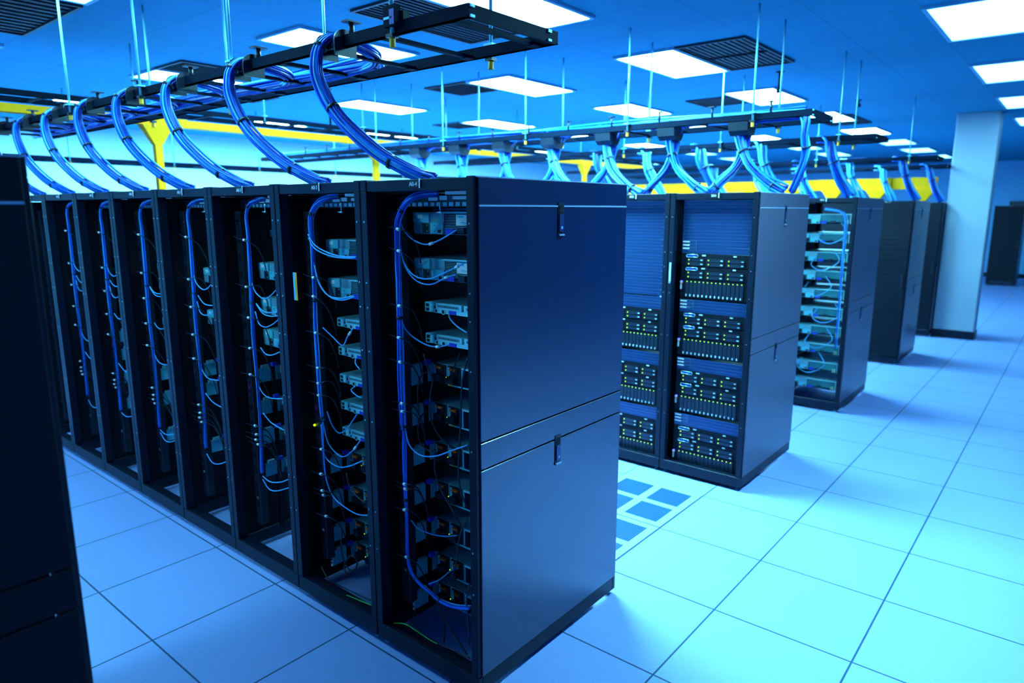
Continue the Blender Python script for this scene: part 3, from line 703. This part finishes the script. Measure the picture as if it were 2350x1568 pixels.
for (x, ys, nm) in ((-.012, (.375, 1.48, 2.45, 3.5), 'outer rail of the nearest ladder'), (.50, (.36, 1.48, 2.45, 3.5), 'inner rail of the nearest ladder'),
                    (X2+.508, (.27, 1.26, 2.28, 3.3, 4.3), 'front rail of the second ladder'), (X2+1.022, (.27, 1.35, 2.25, 3.3, 4.3), 'rear rail of the second ladder'),
                    (X3-.012, (.2, 1.3, 2.4), 'outer rail of the third ladder'), (X3+.502, (.2, 1.3, 2.4), 'inner rail of the third ladder'), (X4+.5, (.2, 1.3, 2.4), 'front rail of the fourth ladder')):
    for i, y in enumerate(ys): rod(x, y, ZT, f'threaded hanger rod, {NTH[i]} along the {nm}')
for i, x in enumerate((.9, 2.1, 3.3, 4.6, 6.0, 7.6)):
    rod(x, 4.72, 2.74, f'thin hanger rod of the long cross ladder, {NTH[i]} along', False)
    rod(x+.4, 7.58, 2.45, f'thin hanger rod of the low back ladder, {NTH[i]} along')
cl = thing('strut_clamp', (0, .37, 2.49), 'dark strut clamp gripping the nearest ladder at its first rod', 'clamp')
MB().box((-.03, -.03, .03), (-.002, .03, .10), 'tray').box((-.032, -.028, .035), (-.030, -.004, .085), 'magp').box((.002, -.04, .048), (.03, .05, .085), 'inner').build('bracket', cl)

# ------------------------------------------------------------------ overhead bundles, drop-outs and ducts
GO = 'blue cable bundles dropping from the nearest ladder'
def dropout(x, y, label):
    """round drop-out saddle clipped on the ladder rail with its T-headed retaining post"""
    t = thing('cable_dropout', (x, y, ZT), label, 'cable drop-out', 'black cable drop-outs on the nearest ladder')
    arc = [(.012*1.0-.055*math.cos(a), .055*math.sin(a)) for a in [math.pi*k/8 for k in range(9)]]
    m = MB().prism([(-.03, .0)] + [(.034*math.sin(a), .012+.024*math.cos(a)) for a in [-math.pi/2+math.pi*k/8 for k in range(9)]] + [(.034, .0)], -.05, .05, 'dark'); m.build('saddle', t)
    for y_ in (-.062, .055): MB().prism([(-.05, -.03)] + [(.052*math.sin(a), .022+.045*math.cos(a)) for a in [-math.pi/2+math.pi*k/10 for k in range(11)]] + [(.05, -.03)], y_, y_+.007, 'dark').build('flange', t)
    MB().cyl((.012, -.085, .04), .010, .05, 'dark').box((-.02, -.105, .088), (.044, -.065, .094), 'dark').build('retaining_post', t)
    return t
ohp = [Vector(p) for p in ((.40, 1.35, 2.525), (.36, .98, 2.525), (.26, .80, 2.53), (.12, .74, 2.54), (.01, .748, 2.545), (-.045, .756, 2.505), (-.058, .762, 2.45), (-.056, .755, 2.38), (-.05, .70, 2.285), (-.03, .62, 2.195), (.02, .50, 2.09), (.08, .37, 2.018), (.11, .30, 1.995))]
B0 = bundle('cable_bundle', ohp, .023, 19, .0052, 'blue', 'thick blue cable bundle dropping from the ladder to the nearest rack', GO, ties=(.42, .68, .86, .96), flare=1.5, tw=1.0, seed=31)
dropout(.012, .735, 'round black cable drop-out above the nearest rack')
OFF = [0, .66, 1.29, 1.90, 2.48, 3.08, 3.68, 4.28]
for k in range(1, 8):
    l = B0.location; dup(B0, (l.x, l.y+OFF[k], l.z), f'thick blue cable bundle dropping from the ladder to the {NTH[k]} rack of the near row')
    dropout(.012, .735+OFF[k], f'round black cable drop-out above the {NTH[k]} rack of the near row')
bundle('ladder_cables', [(.36, .9, 2.53), (.37, 1.4, 2.535), (.36, 2.4, 2.535), (.36, 3.6, 2.535), (.36, 5.4, 2.535)], .035, 16, .006, 'blue', 'flat run of blue cables lying along the nearest ladder', 'cable runs on ladders', seed=41)
# second row: crossing bundles between ladder and rack tops
for i in range(7):
    y = .10 + .56*i
    xx = X2+.60
    a = [(xx+.1, y+.5, 2.54), (xx+.02, y+.36, 2.535), (xx-.0, y+.30, 2.47), (xx, y+.27, 2.34), (xx-.02, y+.20, 2.20), (xx-.03, y+.06, 2.08), (xx-.02, y-.06, 2.01)]
    b = [(xx+.12, y-.1, 2.54), (xx+.07, y+.18, 2.53), (xx+.05, y+.24, 2.46), (xx+.05, y+.27, 2.34), (xx+.05, y+.33, 2.20), (xx+.05, y+.44, 2.09), (xx+.06, y+.52, 2.01)]
    bundle('cable_bundle', a, .030, 10, .009, 'blue', f'blue cable bundle curving one way onto the second row, {NTH[i]} from the end', 'cable bundles dropping onto the second row', ties=(.55, .9), flare=1.3, seed=50+i)
    bundle('cable_bundle', b, .028, 9, .009, 'blue', f'blue cable bundle curving the other way onto the second row, {NTH[i]} from the end', 'cable bundles dropping onto the second row', ties=(.55, .9), flare=1.3, seed=70+i)
    sad = thing('cable_dropout', (xx-.03, y+.28, ZT-.09), f'black drop-out under the second ladder, {NTH[i]} from the end', 'cable drop-out', 'black cable drop-outs on the second ladder')
    MB().prism([(-.05, .10), (-.04, .03), (.0, .0), (.08, .0), (.11, .04), (.12, .10)], -.07, .07, 'dark').build('saddle', sad)
bundle('cable_bundle', [(X2+.56, -.06, 2.53), (X2+.54, -.08, 2.48), (X2+.54, -.08, 2.38), (X2+.56, -.09, 2.27), (X2+.62, -.04, 2.14), (X2+.7, .03, 2.01)], .026, 9, .008, 'blue', 'separate blue cable bundle at the end of the second ladder', 'cable bundles dropping onto the second row', ties=(.55,), seed=91)
bundle('ladder_cables', [(X2+.62, -.05, 2.545), (X2+.64, 1.2, 2.55), (X2+.64, 3., 2.55), (X2+.64, 6.4, 2.55)], .04, 12, .01, 'blue', 'blue cable run along the second ladder', 'cable runs on ladders', seed=42)
# retaining posts on the second ladder
for i in range(14):
    t = thing('retaining_post', (X2+.515, .15+.42*i, ZT+.045), f'small black retaining post on the second ladder, {["first","second","third","fourth","fifth","sixth","seventh","eighth","ninth","tenth","eleventh","twelfth","thirteenth","fourteenth"][i]} from the near end', 'post', 'retaining posts on the second ladder')
    MB().cyl((0, 0, 0), .008, .07, 'dark').box((-.02, -.02, .066), (.02, .02, .072), 'dark').build('post', t)
for rx, rn, n in ((X3+.1, 'third', 6), (X4+.65, 'fourth', 5), (10.12+.1, 'fifth', 5)):
    for i in range(n):
        y = .10+.62*i
        bundle('cable_bundle', [(rx, y+.3, 2.53), (rx-.06, y+.2, 2.5), (rx-.08, y+.16, 2.36), (rx-.04, y+.08, 2.18), (rx+.04, y, 2.01)], .04, 6, .015, 'bluel' if i % 2 else 'blue', f'blue cable bundle dropping onto the {rn} row, {NTH[i]} from its end', f'cable bundles dropping onto the {rn} row', ties=(.6,), seed=100+i)
# cables in the third row end rack
for i in range(6):
    z = 1.72-.25*i; y = .12+.05*(i % 3)
    cable('patch_cable', [(X3+.20, y+.05, z+.05), (X3+.12, y-.03, z-.05), (X3+.10, y+.10, z-.14), (X3+.14, y+.22, z-.10), (X3+.20, y+.2, z-.02)], .003, 'bluel', f'thin pale cable looping in the third row end rack, {ORD[i]} from the top', group='loose cables of the third row end rack')
bundle('cable_bundle', [(X3+.12, .3, 1.9), (X3+.10, .14, 1.86), (X3+.09, .10, 1.72), (X3+.09, .10, 1.3), (X3+.09, .09, .6)], .012, 5, .004, 'blue', 'slim blue bundle down the side of the third row end rack', 'loose cables of the third row end rack', seed=130)
for i in range(12):
    t = thing('status_lamp', (X4-.04, .57, 1.75-.135*i), 'tiny blue status lamp up the edge of the fourth row end rack', 'status light', 'blue lamps on the fourth row end rack')
    MB().cyl((-.004, 0, 0), .006, .006, 'ledb', 0, 6).build('lamp', t)
# yellow fibre ducts
def duct(name, x0, x1, y0, y1, z, w_, h, label, drops, along, zdrop):
    t = thing(name, (x0, y0, z), label, 'cable duct', 'yellow cable ducts')
    if along == 'x':
        m = MB().box((0, 0, 0), (x1-x0, .004, h), 'yellow').box((0, w_-.004, 0), (x1-x0, w_, h), 'yellow').box((0, .004, 0), (x1-x0, w_-.004, .004), 'yellow').box((0, .004, h-.004), (x1-x0, w_-.004, h), 'yellow').build('trough', t)
        for k in range(int((x1-x0)/1.8)): MB().box((k*1.8+.6, -.006, -.005), (k*1.8+.68, w_+.006, h+.006), 'yellow').build('coupler', t)
    else:
        m = MB().box((0, 0, 0), (.004, y1-y0, h), 'yellow').box((w_-.004, 0, 0), (w_, y1-y0, h), 'yellow').box((.004, 0, 0), (w_-.004, y1-y0, .004), 'yellow').build('trough', t)
        for k in range(int((y1-y0)/1.8)): MB().box((-.006, k*1.8+.6, -.005), (w_+.006, k*1.8+.68, h+.006), 'yellow').build('coupler', t)
    for d in drops:
        if along == 'x':
            f = MB().add([(d-.13, -.02, 0), (d+.13, -.02, 0), (d+.13, .08, 0), (d-.13, .08, 0), (d-.035, 0, -.16), (d+.035, 0, -.16), (d+.035, .06, -.16), (d-.035, .06, -.16)], [(0,1,5,4),(1,2,6,5),(2,3,7,6),(3,0,4,7),(4,5,6,7),(0,3,2,1)], 'yellow').build('funnel', t)
            MB().box((d-.03, .0, zdrop-z), (d+.03, .055, -.16), 'yellow').build('downspout', t)
        else:
            f = MB().add([(-.02, d-.16, 0), (-.02, d+.16, 0), (.10, d+.16, 0), (.10, d-.16, 0), (0, d-.04, -.17), (0, d+.04, -.17), (.07, d+.04, -.17), (.07, d-.04, -.17)], [(0,1,5,4),(1,2,6,5),(2,3,7,6),(3,0,4,7),(4,5,6,7),(0,3,2,1)], 'yellow').build('funnel', t)
            MB().box((0, d-.035, zdrop-z), (.07, d+.035, -.17), 'yellow').build('downspout', t)
    return t
duct('cable_duct', -1.2, 9.6, 4.62, 4.72, 2.60, .10, .062, 'long straight yellow cable duct crossing above the rows', (2.22, 4.6, 8.8), 'x', 2.0)
duct('cable_duct', 10.3, 10.4, .2, 5.4, 2.20, .12, .17, 'yellow cable duct with wide funnels above the fifth row', (.15, .80, 1.45, 2.1, 2.75, 3.4, 4.05, 4.7), 'y', 2.01)
# wall fittings far right
t = thing('wall_box', (X1-.12, -.35, 1.95), 'small dark box fixed on the far right wall', 'wall box'); MB().box((0, 0, 0), (.12, .5, .18), 'black').build('housing', t); MB().box((-.01, .05, .03), (0, .45, .15), 'dark').build('cover', t)
# status of prototypes never placed

# shorter wording of the longest labels
for o in C.objects:
    l = o.get('label')
    if not l: continue
    for a, b in ((' rack of the near row', ' near-row rack'), ('the second rack of the second row', "the second row's second rack"), ('topmost down', 'topmost'), (' rack of the second row', ' rack of the second row')):
        if len(l.split()) > 14 or a == 'topmost down': l = l.replace(a, b)
    o['label'] = l
    if len(l.split()) > 16: print('LONG', len(l.split()), o.name, l)
